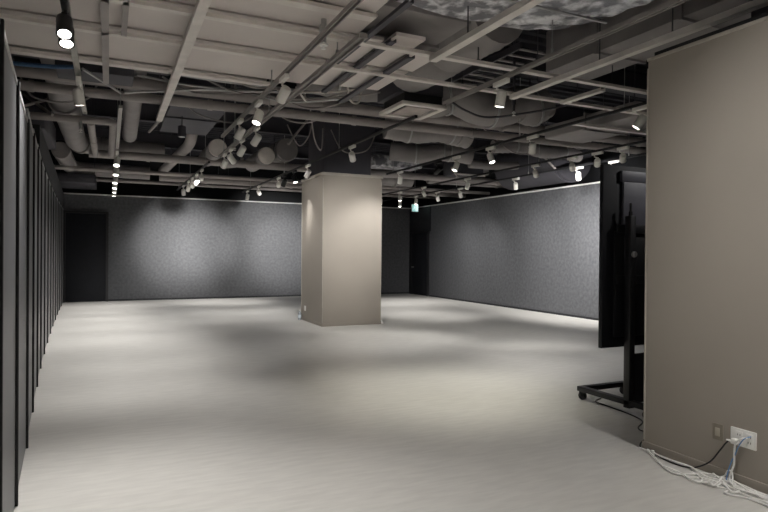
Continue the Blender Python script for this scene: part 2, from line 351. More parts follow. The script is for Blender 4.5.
def bar(name, x0, x1, y0, y1, z0, label, m='beam', h=.032, cat='ceiling beam', rods=(), group='beige ceiling grid beams'):
    """open C-channel hung on threaded rods"""
    t = thing(name, label, cat, ((x0+x1)/2, (y0+y1)/2, z0), group)
    bm = new()
    along_x = abs(x1-x0) > abs(y1-y0)
    box(bm, x0, x1, y0, y1, z0, z0+.006)
    if along_x:
        box(bm, x0, x1, y0, y0+.006, z0+.006, z0+h); box(bm, x0, x1, y1-.006, y1, z0+.006, z0+h)
    else:
        box(bm, x0, x0+.006, y0, y1, z0+.006, z0+h); box(bm, x1-.006, x1, y0, y1, z0+.006, z0+h)
    obj('channel', bm, M[m], t, smooth=False)
    for (rx, ry) in rods:
        bm = new(); tube(bm, [(rx, ry, z0+.004), (rx, ry, 4.5)], .006, 6)
        tube(bm, [(rx, ry, z0+.006), (rx, ry, z0+.05)], .016, 6)
        obj('threaded_rod', bm, M['duct_dark'], t)
    return t
bar('ceiling_beam', -1.5, 10.2, 4.82, 4.89, 3.37, 'beige cross beam nearest the camera, above the white track lamp', rods=[(3.3, 4.85), (5.1, 4.85), (7.4, 4.85)])
bar('ceiling_beam', -1.5, 10.2, 5.58, 5.65, 3.37, 'beige cross beam second from the camera', rods=[(3.6, 5.6), (5.3, 5.6), (6.9, 5.6), (8.8, 5.6)])
bar('ceiling_beam', -1.5, 1.66, 6.55, 6.63, 3.39, 'beige cross beam third from the camera at the left', rods=[])
bar('ceiling_beam', 6.0, 10.2, 6.42, 6.50, 3.36, 'beige cross beam at the right, above the display', rods=[(7.6, 6.46), (9.2, 6.46)])
bar('ceiling_beam', -1.5, 1.95, 4.32, 4.42, 3.40, 'beige board seam beam at the very top left', rods=[])
bar('ceiling_bar', .58, .66, 1.0, 8.72, 3.30, 'wide beige lengthwise bar hanging over the left part', h=.05, rods=[(.62, 7.0), (.62, 8.6)])
bar('ceiling_bar', 2.715, 2.795, 1.0, 4.80, 3.30, 'wide beige lengthwise bar below the foil-wrapped duct', h=.05, rods=[(2.75, 4.2)])
bar('ceiling_bar', 4.215, 4.285, -1.0, 5.55, 3.30, 'wide beige lengthwise bar above the right column', h=.05, rods=[(4.25, 3.4), (4.25, 4.2), (4.25, 5.1)])
bar('ceiling_bar', 4.98, 5.05, 4.9, 5.55, 3.33, 'short slim beige bar between two cross beams', h=.04)
bar('slim_rail', -.07, -.01, 3.2, 7.3, 3.37, 'slim grey rail under the boards beside the left track', m='pipe', h=.03, group='slim rails under the boards', cat='rail')
bar('slim_rail', .085, .13, 3.2, 5.6, 3.37, 'slim grey rail ending above the blue conduit', m='pipe', h=.03, group='slim rails under the boards', cat='rail')
bar('slim_rail', 2.27, 2.33, 4.72, 6.6, 3.39, 'slim dark rail between the right ceiling boards', m='duct_dark', h=.03, group='slim rails under the boards', cat='rail')
bar('slim_rail', 2.60, 2.67, 5.0, 6.9, 3.38, 'slim dark rail right next to the grey round duct', m='duct_dark', h=.03, group='slim rails under the boards', cat='rail')
bar('slim_rail', 2.02, 2.07, 3.9, 5.5, 3.38, 'short slim dark rail beside the double track', m='duct_dark', h=.03, group='slim rails under the boards', cat='rail')

# ------------------------------------------------------------------ lighting tracks
ZT = 3.25
def track(x, y0, y1, label, m, rods, wide=.036, h=.036):
    t = thing('lighting_track', label, 'lighting track', (x, (y0+y1)/2, ZT), 'lighting tracks')
    bm = new(); w = wide/2
    box(bm, x-w, x+w, y0, y1, ZT+h-.010, ZT+h); box(bm, x-w, x-w+.010, y0, y1, ZT, ZT+h-.010); box(bm, x+w-.010, x+w, y0, y1, ZT, ZT+h-.010)
    obj('track_rail', bm, M[m], t, smooth=False)
    for ye in (y0, y1):
        bm = new(); box(bm, x-w-.002, x+w+.002, ye-.008, ye+.008, ZT-.002, ZT+h+.002, .002); obj('end_cap', bm, M[m], t)
    for ry in rods:
        bm = new(); tube(bm, [(x, ry, ZT+h-.004), (x, ry, 4.5)], .006, 6); tube(bm, [(x, ry, ZT+h), (x, ry, ZT+h+.05)], .014, 6)
        obj('hanger_rod', bm, M['galv'], t)
track(-.29, 2.6, 8.45, 'short silver lighting track near the folding partition', 'track_silver', [3.0, 5.9, 8.2], .05)
track(.12, 7.9, 18.2, 'silver lighting track running to the back wall at the left', 'track_silver', [8.1, 10.9, 14, 17], .045)
track(1.57, -2.8, 9.2, 'left rail of the double lighting track, nearer half', 'track_grey', [3.5, 6.2, 9.0], .044)
track(1.79, 12.0, 18.0, 'left rail of the double lighting track, farther half', 'track_black', [12.5, 15, 17.5])
track(1.87, 4.4, 11.2, 'wide dark right rail of the double lighting track', 'track_grey', [5, 7.5, 10.8], .07)
track(3.58, -2.8, 5.95, 'black lighting track over the near right part', 'track_grey', [2.4, 4.1, 5.8], .05)
track(3.60, 6.7, 17.6, 'long black lighting track passing left of the middle column', 'track_black', [7.0, 9.5, 13, 16.5])
track(5.67, -2.8, 11.9, 'long black lighting track passing right of the middle column', 'track_black', [5.2, 7.2, 9.4, 11.6])
track(7.56, 5.6, 17.0, 'second black lighting track from the right wall', 'track_black', [6.2, 9, 12, 15])
track(8.52, 7.2, 18.3, 'black lighting track nearest the right wall', 'track_black', [7.7, 10.5, 13.5, 17])

# ------------------------------------------------------------------ track spotlights
def make_spot(body, label):
    t = thing('track_spotlight', label, 'spotlight', (0, 0, 0), 'track spotlights')
    bm = new(); box(bm, -.020, .020, -.095, .095, -.040, -.001, .004); obj('adapter', bm, body, t, local=True)
    bm = new(); tube(bm, [(0, .055, -.036), (0, .055, -.062), (0, .02, -.078), (0, .0, -.085)], .0095, 10); tube(bm, [(0, 0, -.078), (0, 0, -.10)], .018, 12); obj('arm', bm, body, t, local=True)
    bm = new(); lathe(bm, [(.012, .062), (.030, .060), (.040, .050), (.043, .036), (.043, -.068), (.045, -.070), (.045, -.078), (.036, -.078), (.036, -.070)], 24)
    hd = obj('lamp_head', bm, body, t, local=True); hd.location = (0, 0, -.145)
    bm = new(); lathe(bm, [(.0355, -.0705), (.0355, -.0745), (.020, -.076)], 20); obj('lens', bm, M['lens'], hd, local=True)
    ld = bpy.data.lights.new('spot_beam', 'SPOT'); ld.energy = 100; ld.spot_size = math.radians(52); ld.spot_blend = .9; ld.shadow_soft_size = .03; ld.color = (1, .975, .945)
    lo = bpy.data.objects.new('spot_beam', ld); LINK(lo); lo.parent = hd; lo.location = (0, 0, -.082)
    return t
white_spot = make_spot(M['lampwhite'], 'x'); black_spot = make_spot(M['lampblack'], 'x')
used = {'w': False, 'b': False}
K_E = .8
def spot(x, y, target, label, e=150, kind='w', size=52, track='', col=None, flip=False, blend=.9):
    src = white_spot if kind == 'w' else black_spot
    if not used[kind]: r = src; used[kind] = True
    else:
        r = src.copy(); LINK(r)
        for ch in src.children:
            c = ch.copy(); LINK(c); c.parent = r
            for g in ch.children:
                d_ = g.copy()
                if g.type == 'LIGHT': d_.data = g.data.copy()
                LINK(d_); d_.parent = c
    r.location = (x, y, ZT); r.scale = (1.2, 1.2, 1.2)
    r['label'] = label; r['group'] = track
    head = [c for c in r.children if c.name.startswith('lamp_head')][0]
    L = [c for c in head.children if c.type == 'LIGHT'][0]
    dirv = Vector(target)-Vector((x, y, ZT-.145))
    q = (-dirv).to_track_quat('Z', 'Y'); head.rotation_mode = 'QUATERNION'; head.rotation_quaternion = q
    if target[2] == 0: size = min(size*1.2, 110); blend = 1.0
    L.data.energy = e*K_E; L.data.spot_size = math.radians(size); L.data.spot_blend = blend
    if col: L.data.color = col
    return r
bpy.context.view_layer.update()
T1 = 'spotlights on the left silver tracks'
spot(-.29, 4.66, (-.15, 3.0, 0), 'black glaring spotlight at the top left, nearer one of the pair', 130, 'b', 70, T1)
spot(-.29, 4.86, (-.15, 3.4, 0), 'black glaring spotlight at the top left, farther one of the pair', 130, 'b', 70, T1)
spot(-.29, 6.75, (.1, 7.3, 0), 'white spotlight hanging alone under the short silver track', 130, 'w', 62, T1)
for i, (y, ty, lab) in enumerate([(11.37, 9.8, 'nearest and brightest lamp of the left row'), (12.8, 11.6, 'second lamp of the left row from the camera'), (14.3, 13.2, 'third lamp of the left row from the camera'),
                             (15.5, 14.8, 'third lamp of the left row from the back wall'), (16.6, 16.4, 'second lamp of the left row from the back wall'), (17.7, 17.6, 'lamp of the left row nearest the back wall')]):
    spot(.12, y, (-.25, ty, 0), 'white spotlight, ' + lab, [170, 200, 220, 200, 170, 150][i], 'w', 62, T1)
T2 = 'spotlights on the double track'
A = [(1.57, 5.7, (.5, 9.4, 0), 'first white lamp from the camera, high above the boards', 160),
     (1.57, 6.8, (.4, 6.0, 0), 'second white lamp from the camera, lens facing the room', 120),
     (1.57, 7.85, (.2, 9.2, 0), 'third white lamp down the left rail', 110),
     (1.79, 13.0, (2.1, 19, 1.8), 'white lamp, first of the far cluster', 1600),
     (1.79, 13.8, (1.5, 19, 1.5), 'white lamp, second of the far cluster', 450),
     (1.79, 14.6, (2.7, 19, 1.7), 'white lamp, third of the far cluster', 600),
     (1.79, 15.3, (1.2, 18.6, 0), 'white lamp, fourth of the far cluster', 140),
     (1.79, 16.4, (2.3, 18.8, 0), 'white lamp, last of the far cluster by the back wall', 120),
     (1.87, 8.2, (.4, 11.2, 0), 'white lamp on the wide right rail, nearest the camera', 110),
     (1.87, 9.2, (.6, 12.4, 0), 'white lamp on the wide right rail, second from the camera', 150),
     (1.87, 10.1, (3.87, 11.9, 1.3), 'white lamp on the wide right rail below the silver rod', 110),
     (1.87, 10.7, (.9, 14.5, 0), 'white lamp at the far end of the wide right rail', 160)]
for x, y, tg, lab, e in A: spot(x, y, tg, 'double track spotlight, ' + lab, e, 'w', 32 if tg[1] == 19 else (100 if tg[0] == 3.87 else 56), T2, blend=1.0)
T3 = 'spotlights on the track left of the middle column'
Eo = [(3.6, 8.9, (5.0, 11.1, 1.4), 'white spotlight in front of the middle column top', 170, 'w'),
      (3.6, 11.25, (2.8, 14.2, 0), 'white spotlight just left of the middle column top edge', 250, 'w'),
      (3.6, 12.2, (3.87, 11.6, 1.4), 'black spotlight left of the middle column', 40, 'b'),
      (3.6, 13.0, (3.0, 15.4, 0), 'black spotlight farther left of the middle column', 220, 'b'),
      (3.6, 13.5, (4.9, 19, 1.8), 'white bright spotlight third before the back wall on the column track', 1600, 'w'),
      (3.6, 15.5, (5.3, 19, 1.5), 'white spotlight second before the back wall on the column track', 500, 'w'),
      (3.6, 16.9, (3.2, 17.6, 0), 'white spotlight at the back wall end of the column track', 240, 'w')]
for x, y, tg, lab, e, k in Eo: spot(x, y, tg, lab, e, k, 42 if tg[1] == 19 else (95 if tg[1] == 11.1 else 58), T3, blend=1.0)
T4 = 'spotlights on the track right of the middle column'
spot(3.58, 4.85, (3.35, 5.4, 0), 'large white cylinder spotlight hanging straight down near the top centre', 230, 'w', 60, 'spotlights on the near right track', (1, .97, .86))
Co = [(5.67, 4.95, (4.3, 6.6, 0), 'white tilted spotlight at the edge of the right column', 190, 'w'),
      (5.67, 6.9, (6.6, 8.6, 0), 'white tilted spotlight above the rolling display side of the room', 190, 'w'),
      (5.67, 7.95, (6.0, 6.6, 0), 'white upright spotlight on the column right track', 150, 'w'),
      (5.67, 9.0, (4.3, 9.0, 0), 'brightly glaring white spotlight on the column right track', 260, 'w'),
      (5.67, 9.65, (4.75, 11.1, 1.8), 'black spotlight next to the brightly glaring one', 120, 'b'),
      (5.67, 11.25, (6.6, 13.8, 0), 'white tilted spotlight just right of the middle column top', 220, 'w')]
for x, y, tg, lab, e, k in Co: spot(x, y, tg, lab, e, k, 56, T4)
T5 = 'spotlights on the two right hand tracks'
Do = [(7.56, 6.95, (10, 9.3, 1.6), 'white spotlight nearest the right column on the second right track', 330),
      (7.56, 7.5, (10, 10.0, 1.7), 'white spotlight second on the second right track', 330),
      (7.56, 8.1, (10, 10.3, 1.9), 'white spotlight third on the second right track, above a twin', 250),
      (7.56, 9.1, (10, 11.4, 1.6), 'white spotlight fourth on the second right track', 250),
      (7.56, 11.5, (6.9, 12.2, 0), 'white spotlight under the dark air box', 220),
      (7.56, 13.6, (10, 15.4, 1.1), 'white spotlight tilted to the right wall in the far cluster', 90),
      (7.56, 15.0, (7.4, 14.6, 0), 'white spotlight of the far cluster, second from the column', 170),
      (7.56, 16.3, (7.1, 16.0, 0), 'white spotlight of the far cluster next to the middle column', 60),
      (8.52, 8.05, (10, 9.2, 1.0), 'white spotlight right above the rolling display', 110),
      (8.52, 8.95, (10, 10.4, .8), 'white round-headed spotlight, lower twin of a pair', 120),
      (8.52, 10.95, (10, 12.6, .9), 'white tilted spotlight nearest over the right wall middle', 80),
      (8.52, 13.3, (10, 14.3, .7), 'white spotlight over the right wall, before the far cluster', 70),
      (8.52, 14.5, (10, 15.9, .8), 'white spotlight in the far cluster over the right wall', 70),
      (8.52, 15.8, (8.2, 15.8, 0), 'white spotlight left of the exit sign', 140),
      (8.52, 16.9, (8.3, 16.5, 0), 'bright white spotlight low in the far cluster', 70)]
for x, y, tg, lab, e in Do: spot(x, y, tg, lab, e*1.25 if tg[0] == 10 else e, 'w', 84 if tg[0] == 10 else 58, T5, blend=1.0)
spot(5.67, 3.0, (4.75, 4.05, 2.25), 'added unseen white spotlight behind the right column turned to the display back', 36, 'w', 50, T4)  # lamp added out of view, only to light the display's back
# spotlights added out of view on these tracks, to lift floor and ceiling
spot(1.57, 2.7, (1.0, 3.7, 0), 'added unseen white spotlight on the double track above the viewer', 60, 'w', 75, T2)
for bx, by in ((1.57, -.6), (3.6, -1.4), (1.57, -2.0), (3.6, .0), (5.67, -.8)):
    spot(bx, by, (bx, by-.1, .001), 'added unseen white spotlight over the room behind the viewer, aimed at the floor', 330, 'w', 84, 'added spotlights behind the viewer')
spot(3.58, 1.2, (2.6, 2.6, .3), 'added unseen white spotlight beside the right column above the viewer', 130, 'w', 75, 'spotlights on the near right track')
spot(1.57, 2.2, (3.75, 2.0, 1.7), 'added unseen white spotlight turned to the right column face', 75, 'w', 80, T2)

# ------------------------------------------------------------------ pipes
def run(name, pts, r, m, label, cat='pipe', group=None, seg=16, smooth=0, joints=0, rods=()):
    P = smooth_path(pts, smooth) if smooth else [Vector(p) for p in pts]
    t = thing(name, label, cat, P[0], group)
    bm = new(); tube(bm, P, r, seg); obj('pipe_run', bm, M[m], t)
    for j in range(joints):
        s = (j+.5)/joints*(len(P)-1); i = min(int(s), len(P)-2); c = P[i].lerp(P[i+1], s-i); dr = (P[i+1]-P[i]).normalized()
        bm = new(); tube(bm, [c-dr*.03, c+dr*.03], r*1.16, seg); obj('coupling', bm, M[m], t)
    for c in rods:
        c = Vector(c); bm = new(); tube(bm, [c, (c.x, c.y, 4.5)], .006, 6); box(bm, c.x-.012, c.x+.012, c.y-.012, c.y+.012, c.z-.004, c.z+.03); obj('hanger', bm, M['duct_dark'], t)
    return t
def elbow(p0, corner, p1, r, n=8):
    p0, c, p1 = Vector(p0), Vector(corner), Vector(p1)
    a = c+(p0-c).normalized()*r; b = c+(p1-c).normalized()*r
    out = [p0]
    for i in range(n+1):
        t = i/n; out.append(a*(1-t)**2+c*2*t*(1-t)+b*t*t)
    out.append(p1); return out
run('cross_pipe', [(-1.9, 8.20, 3.47), (10.6, 8.0, 3.47)], .062, 'pipe', 'large dusty brown pipe crossing the whole room, lower of two', joints=6, rods=[(.4, 8.2, 3.53), (3.0, 8.15, 3.53), (5.6, 8.1, 3.53), (8.2, 8.0, 3.53)], group='pipes crossing the room')
run('cross_pipe', [(-1.9, 8.10, 3.62), (10.6, 7.9, 3.62)], .08, 'pipe', 'dusty pipe crossing the room just above the lower one', joints=4, rods=[(1.4, 8.06, 3.70), (6.8, 7.96, 3.70)], group='pipes crossing the room')
run('corner_pipe', elbow((-1.9, 9.9, 3.44), (.05, 9.75, 3.44), (.03, 13.1, 3.44), .12), .055, 'pipe', 'brown pipe turning a corner by the left row of lamps', group='bent pipes at the left')
run('branch_pipe', [(-.26, 9.85, 3.42), (-.26, 13.05, 3.42)], .055, 'pipe', 'straight brown branch pipe beside the corner pipe', group='bent pipes at the left', joints=1, rods=[(-.26, 10.5, 3.46), (-.26, 12.5, 3.46)])
run('cross_pipe', [(-.38, 13.3, 3.47), (10.8, 13.3, 3.47)], .085, 'pipe', 'brown pipe crossing behind the left lamp row', joints=5, rods=[(1.2, 13.3, 3.55), (6.5, 13.3, 3.55)], group='pipes crossing the room')
run('cross_pipe', [(-1.9, 15.2, 3.38), (10.8, 15.2, 3.38)], .05, 'pipe', 'thin brown pipe crossing beyond the middle column', joints=5, group='pipes crossing the room', rods=[(2.5, 15.2, 3.47), (8.0, 15.2, 3.47)])
run('cross_pipe', [(1.2, 16.6, 3.44), (10.8, 16.6, 3.44)], .09, 'pipe', 'thick brown pipe crossing near the back wall', joints=4, group='pipes crossing the room', rods=[(3.0, 16.6, 3.52)])
run('cross_pipe', [(-1.9, 18.3, 3.48), (10.8, 18.3, 3.48)], .05, 'pipe', 'last brown pipe crossing above the back wall', joints=4, group='pipes crossing the room', rods=[(3.0, 18.3, 3.53)])
run('diagonal_pipe', [(2.45, 14.2, 3.50), (2.75, 13.8, 3.52), (2.75, 13.5, 3.62)], .04, 'pipe', 'short diagonal brown pipe below the round duct cap', group='bent pipes at the left', smooth=4)
run('diagonal_pipe', [(1.30, 16.9, 3.68), (1.33, 16.2, 3.66), (1.45, 13.8, 3.70), (1.5, 12.9, 3.72), (1.52, 12.5, 3.85), (1.52, 12.4, 4.1)], .11, 'pipe', 'stout slanting brown pipe between the two lamp rows', smooth=5, group='bent pipes at the left')
run('blue_conduit', [(-1.7, 7.05, 3.42), (-1.0, 7.02, 3.40), (-.55, 7.0, 3.41), (-.3, 6.95, 3.43)], .022, 'blue_pipe', 'blue conduit under the ceiling boards at the left', 'conduit', smooth=4, rods=[(-.9, 7.02, 3.42)])
run('diagonal_brace', [(-.26, 6.9, 3.40), (.12, 7.75, 3.40)], .014, 'galv', 'thin diagonal steel brace joining the two silver tracks', 'brace', group='steel braces')
run('diagonal_brace', [(.16, 7.7, 3.40), (1.0, 7.45, 3.48), (2.3, 7.3, 3.56)], .016, 'galv', 'pale thin steel conduit crossing the dark gap', 'conduit', group='steel braces')
# sprinkler drops and rods
def drop(x, y, z0, r, m, label, tip='white'):
    t = thing('sprinkler_drop', label, 'sprinkler pipe', (x, y, z0), 'sprinkler drops')
    bm = new(); tube(bm, [(x, y, z0+.06), (x, y, 4.5)], r, 12); tube(bm, [(x, y, z0+.14), (x, y, z0+.20)], r*1.5, 12); obj('drop_pipe', bm, M[m], t)
    bm = new(); lathe(bm, [(r*1.5, .03), (r*1.5, .045), (.008, .05), (.008, .062)], 14, Matrix.Translation((x, y, z0))); lathe(bm, [(.008, 0), (.022, .003), (.022, .007), (.006, .012), (.006, .032)], 14, Matrix.Translation((x, y, z0))); obj('sprinkler_head', bm, M[tip], t)
drop(1.62, 4.66, 3.20, .024, 'galv', 'thick silver sprinkler pipe hanging in front of the top beams')
drop(4.52, 5.86, 3.20, .016, 'duct_dark', 'dark sprinkler pipe hanging right of the big white spotlight')
drop(-.39, 9.76, 3.24, .014, 'galv', 'thin silver sprinkler pipe beside the left pipes')
drop(1.96, 10.25, 3.24, .014, 'galv', 'thin silver sprinkler pipe among the double track lamps')
drop(6.55, 8.05, 3.30, .013, 'duct_dark', 'short dark sprinkler pipe left of the flat duct')
t = thing('pendant_downlight', 'small dark cylinder downlight over the left half', 'downlight', (1.09, 10.27, 3.40))
bm = new(); lathe(bm, [(.062, 0), (.066, .004), (.066, .17), (.058, .18)], 24, Matrix.Translation((1.09, 10.27, 3.40))); obj('lamp_body', bm, M['duct_dark'], t)
bm = new(); lathe(bm, [(.05, -.003), (.05, .002)], 20, Matrix.Translation((1.09, 10.27, 3.40))); obj('reflector', bm, M['white'], t)
bm = new(); tube(bm, [(1.09, 10.27, 3.58), (1.09, 10.27, 4.5)], .008, 8); obj('stem', bm, M['duct_dark'], t)

# ------------------------------------------------------------------ ducts
def flex(pts, r, m, label, pitch=.07, depth=.045, sm=6, wob=.012, group='ribbed flexible ducts', bands=()):
    P = smooth_path(pts, sm)
    t = thing('flexible_duct', label, 'duct', P[0], group)
    bm = new(); ribbed(bm, P, r, pitch, depth, 24, wob); obj('duct_sleeve', bm, M[m], t)
    for b in bands:
        i = int(b*(len(P)-2)); c = P[i]; dr = (P[i+1]-P[i]).normalized()
        bm = new(); tube(bm, [c-dr*.015, c+dr*.015], r*1.08, 24); obj('clamp_band', bm, M['galv'], t)
    return t
def rect_duct(x0, x1, y0, y1, z0, z1, m, label, flanges=(), axis='y', b=.01, name='rectangular_duct', rods=True):
    t = thing(name, label, 'duct', ((x0+x1)/2, (y0+y1)/2, z0), 'rectangular ducts')
    bm = new(); box(bm, x0, x1, y0, y1, z0, z1, b); obj('duct_body', bm, M[m], t)
    for f_ in flanges:
        bm = new()
        if axis == 'y': box(bm, x0-.025, x1+.025, f_-.015, f_+.015, z0-.025, z1+.025)
        else: box(bm, f_-.015, f_+.015, y0-.025, y1+.025, z0-.025, z1+.025)
        obj('flange', bm, M[m], t)
    if rods:
        for (rx, ry) in ((x0+.03, y0+.05), (x1-.03, y0+.05), (x0+.03, y1-.05), (x1-.03, y1-.05)):
            bm = new(); tube(bm, [(rx, ry, z1-.01), (rx, ry, 4.5)], .007, 6); obj('hanger_rod', bm, M['duct_dark'], t)
    return t
# big elbow at the left
run('round_duct', [Vector((-.62, 7.4, 3.96)), Vector((-.62, 8.7, 3.95)), Vector((-.62, 9.3, 3.86)), Vector((-.62, 9.9, 3.73))] + elbow((-.62, 10.3, 3.71), (-.62, 13.9, 3.71), (1.1, 13.95, 3.71), .7, 12), .19, 'duct', 'big round beige duct bending right at the upper left', 'duct', 'round ducts', 28, joints=3, rods=[(-.62, 8.6, 4.13), (.6, 13.93, 3.88)])
flex([(.30, 7.2, 3.86), (.31, 9, 3.84), (.34, 11.2, 3.82), (.36, 12.8, 3.80)], .13, 'duct', 'ribbed brown duct running lengthwise beside the silver track')
run('round_duct', elbow((-.95, 14.3, 3.64), (-.9, 17.3, 3.63), (1.0, 17.35, 3.63), .5, 10), .18, 'duct', 'second round beige duct bending above the back left door', 'duct', 'round ducts', 24)
rect_duct(-1.25, -.32, 16.6, 18.4, 3.20, 3.42, 'duct_dark', 'dark flat duct box above the back left door', axis='x')
def capped(x, y0, y1, z, r, label, ribs=False):
    t = thing('capped_duct', label, 'duct', (x, y0, z), 'round capped ducts')
    bm = new(); tube(bm, [(x, y0+.02, z), (x, y1, z)], r, 28) if not ribs else ribbed(bm, [(x, y0, z), (x, y1, z)], r, .09, .07, 28)
    obj('duct_body', bm, M['duct'], t)
    bm = new(); lathe(bm, [(r*1.03, 0), (r*1.03, .03), (r*.96, .045), (r*.3, .055)], 28, Matrix.Translation((x, y0+.04, z)) @ Matrix.Rotation(PI/2, 4, 'X')); c = obj('end_cap', bm, M['beam'] if not ribs else M['duct'], t)
    bm = new(); tube(bm, [(x, y0+.10, z), (x, y0+.13, z)], r*1.07, 28); obj('clamp_band', bm, M['galv'], t)
    for s in (-1, 1):
        bm = new(); tube(bm, [(x+s*r*1.03, y0+.115, z), (x+s*r*1.03, y0+.115, 4.5)], .007, 6); obj('hanger_rod', bm, M['duct_dark'], t)
capped(2.06, 12.6, 14.2, 3.67, .185, 'round duct end with pale cap above the far double track lamps')
capped(3.17, 12.9, 14.4, 3.64, .185, 'round duct end with pale clamped cap left of the middle column')
capped(3.66, 13.0, 14.4, 3.83, .25, 'ribbed round duct end close to the middle column', True)
# box duct and pipes above the boards to the right of them
rect_duct(2.12, 3.02, 4.55, 6.9, 3.62, 4.2, 'duct', 'grey square duct next to the right ceiling boards', flanges=[5.2, 6.6])
flex([(3.42, 4.7, 3.90), (3.38, 5.2, 3.86), (3.35, 5.8, 3.82), (3.32, 6.35, 3.82)], .35, 'duct', 'fat wrinkled round duct in front of the ceiling air outlet', .09, .03, wob=.02)
rect_duct(3.18, 3.82, 6.38, 7.0, 3.46, 3.78, 'duct_dark', 'dark plenum box above the square air outlet')
# air outlet
t = thing('air_outlet', 'square ceiling air outlet with a pale centre plate', 'air outlet', (3.51, 6.65, 3.30))
bm = new(); x0, x1, y0, y1 = 3.20, 3.83, 6.30, 6.99
for a in ((x0, x1, y0, y0+.07), (x0, x1, y1-.07, y1), (x0, x0+.07, y0+.07, y1-.07), (x1-.07, x1, y0+.07, y1-.07)): box(bm, *a, 3.30, 3.345, .004)
obj('frame', bm, M['beam'], t)
bm = new(); box(bm, x0+.05, x1-.05, y0+.05, y1-.05, 3.345, 3.46); obj('neck', bm, M['black'], t)
bm = new(); box(bm, x0+.125, x1-.125, y0+.125, y1-.125, 3.305, 3.32, .004); obj('centre_plate', bm, M['cassette'], t)
bm = new(); 
for s in (-1, 1): tube(bm, [(3.515+s*.12, 6.645, 3.318), (3.515+s*.12, 6.645, 3.36)], .006, 6)
obj('plate_stem', bm, M['black'], t)
# sagging insulated ducts
flex([(4.0, 7.5, 3.80), (4.3, 7.45, 3.76), (4.6, 7.4, 3.84), (5.0, 7.38, 3.72), (5.35, 7.36, 3.70), (5.75, 7.34, 3.82), (6.0, 7.32, 3.78), (6.2, 7.30, 3.9)], .27, 'duct', 'sagging insulated duct behind the big white spotlight', .2, .015, wob=.012, bands=(.22, .55, .9))
flex([(2.3, 7.5, 3.86), (2.8, 7.5, 3.80), (3.3, 7.45, 3.80), (3.7, 7.45, 3.9)], .2, 'duct', 'insulated duct piece left of the air outlet', .16, .02, wob=.02, bands=(.4,))
# foil-wrapped duct at the top
poly = [(2.15, 2.2), (3.55, 2.2), (3.85, 2.5), (4.02, 3.0), (4.04, 3.5), (3.95, 3.95), (3.75, 4.28), (3.45, 4.42), (3.1, 4.44), (2.15, 4.42)]
t = thing('foil_duct', 'crumpled silver foil-wrapped duct at the top of the view', 'duct', (3.0, 3.4, 3.60))
bm = new(); prism(bm, poly, 3.60, 4.05)
bmesh.ops.subdivide_edges(bm, edges=bm.edges[:], cuts=5, use_grid_fill=True)
bmesh.ops.triangulate(bm, faces=[f_ for f_ in bm.faces if len(f_.verts) > 4])
bmesh.ops.subdivide_edges(bm, edges=[e for e in bm.edges if e.calc_length() > .25], cuts=3, use_grid_fill=True)
for v in bm.verts: v.co += Vector((random.uniform(-.012, .012), random.uniform(-.012, .012), random.uniform(-.02, .012)))
obj('foil_wrap', bm, M['foil'], t)
for yy in (2.9, 3.9):
    bm = new(); box(bm, 2.1, 4.02, yy-.012, yy+.012, 3.565, 3.58); box(bm, 2.1, 2.13, yy-.012, yy+.012, 3.58, 4.498); obj('support_strap', bm, M['galv'], t)
# ducts at the right
rect_duct(4.62, 5.3, 3.0, 5.4, 3.62, 4.10, 'duct', 'long flat-sided duct above the right column beam', flanges=[3.6, 4.6])
rect_duct(6.60, 7.46, 5.85, 7.74, 3.42, 3.64, 'duct', 'wide flat duct above the right hand tracks', flanges=[6.8], b=.03)
flex([(5.9, 4.6, 3.95), (6.2, 5.0, 3.85), (6.6, 5.2, 3.78), (7.3, 5.25, 3.76), (8.4, 5.3, 3.80)], .19, 'duct', 'insulated duct high up beside the right column', .14, .025, wob=.02, bands=(.4, .8))
flex([(7.75, 6.9, 3.74), (8.0, 6.95, 3.66), (8.7, 7.0, 3.72), (9.6, 7.05, 3.7)], .16, 'duct', 'wrinkled duct beyond the right hand cross beam', .14, .03, wob=.025, bands=(.3, .7))
t = thing('air_drum', 'huge dark half round duct over the right wall', 'duct', (9.6, 10.6, 3.5))
bm = new(); tube(bm, [(9.92, 10.6, 3.82), (9.92, 12.9, 3.82)], .60, 40); obj('duct_body', bm, M['duct_dark'], t)
bm = new(); tube(bm, [(9.92, 10.68, 3.82), (9.92, 10.74, 3.82)], .625, 40); obj('clamp_band', bm, M['duct_dark'], t)
for xx in (9.29, 10.55):
    bm = new(); tube(bm, [(xx, 10.71, 3.82), (xx, 10.71, 4.5)], .007, 6); obj('hanger_rod', bm, M['duct_dark'], t)
t = thing('damper_box', 'dark air volume box above the far right lamps', 'air box', (7.85, 12.2, 3.40))
bm = new(); box(bm, 7.50, 8.28, 11.9, 12.5, 3.40, 3.80, .008); obj('box_body', bm, M['duct_dark'], t)
bm = new(); box(bm, 7.47, 8.31, 11.87, 11.9, 3.37, 3.41); obj('lip', bm, M['beam'], t)
bm = new(); box(bm, 8.28, 8.50, 11.98, 12.35, 3.44, 3.66, .006); obj('side_box', bm, M['duct'], t)
for s in (7.55, 8.23):
    bm = new(); tube(bm, [(s, 12.2, 3.71), (s, 12.2, 4.5)], .007, 6); obj('hanger_rod', bm, M['duct_dark'], t)
run('round_duct', [(5.6, 14.6, 3.56), (7.7, 14.6, 3.56)], .21, 'duct', 'round brown duct right behind the middle column', 'duct', 'round ducts', 28, joints=2, rods=[(6.6, 14.6, 3.76)])
run('round_duct', [(7.9, 14.0, 3.50), (10.6, 13.9, 3.50)], .10, 'duct', 'slimmer round duct above the far right lamps', 'duct', 'round ducts', 20, joints=3, rods=[(9.0, 13.95, 3.6)])
run('round_duct', [(7.3, 11.05, 3.50), (7.8, 10.95, 3.48), (8.42, 10.75, 3.50)], .09, 'duct', 'short pale duct next to the damper box', 'duct', 'round ducts', 20)
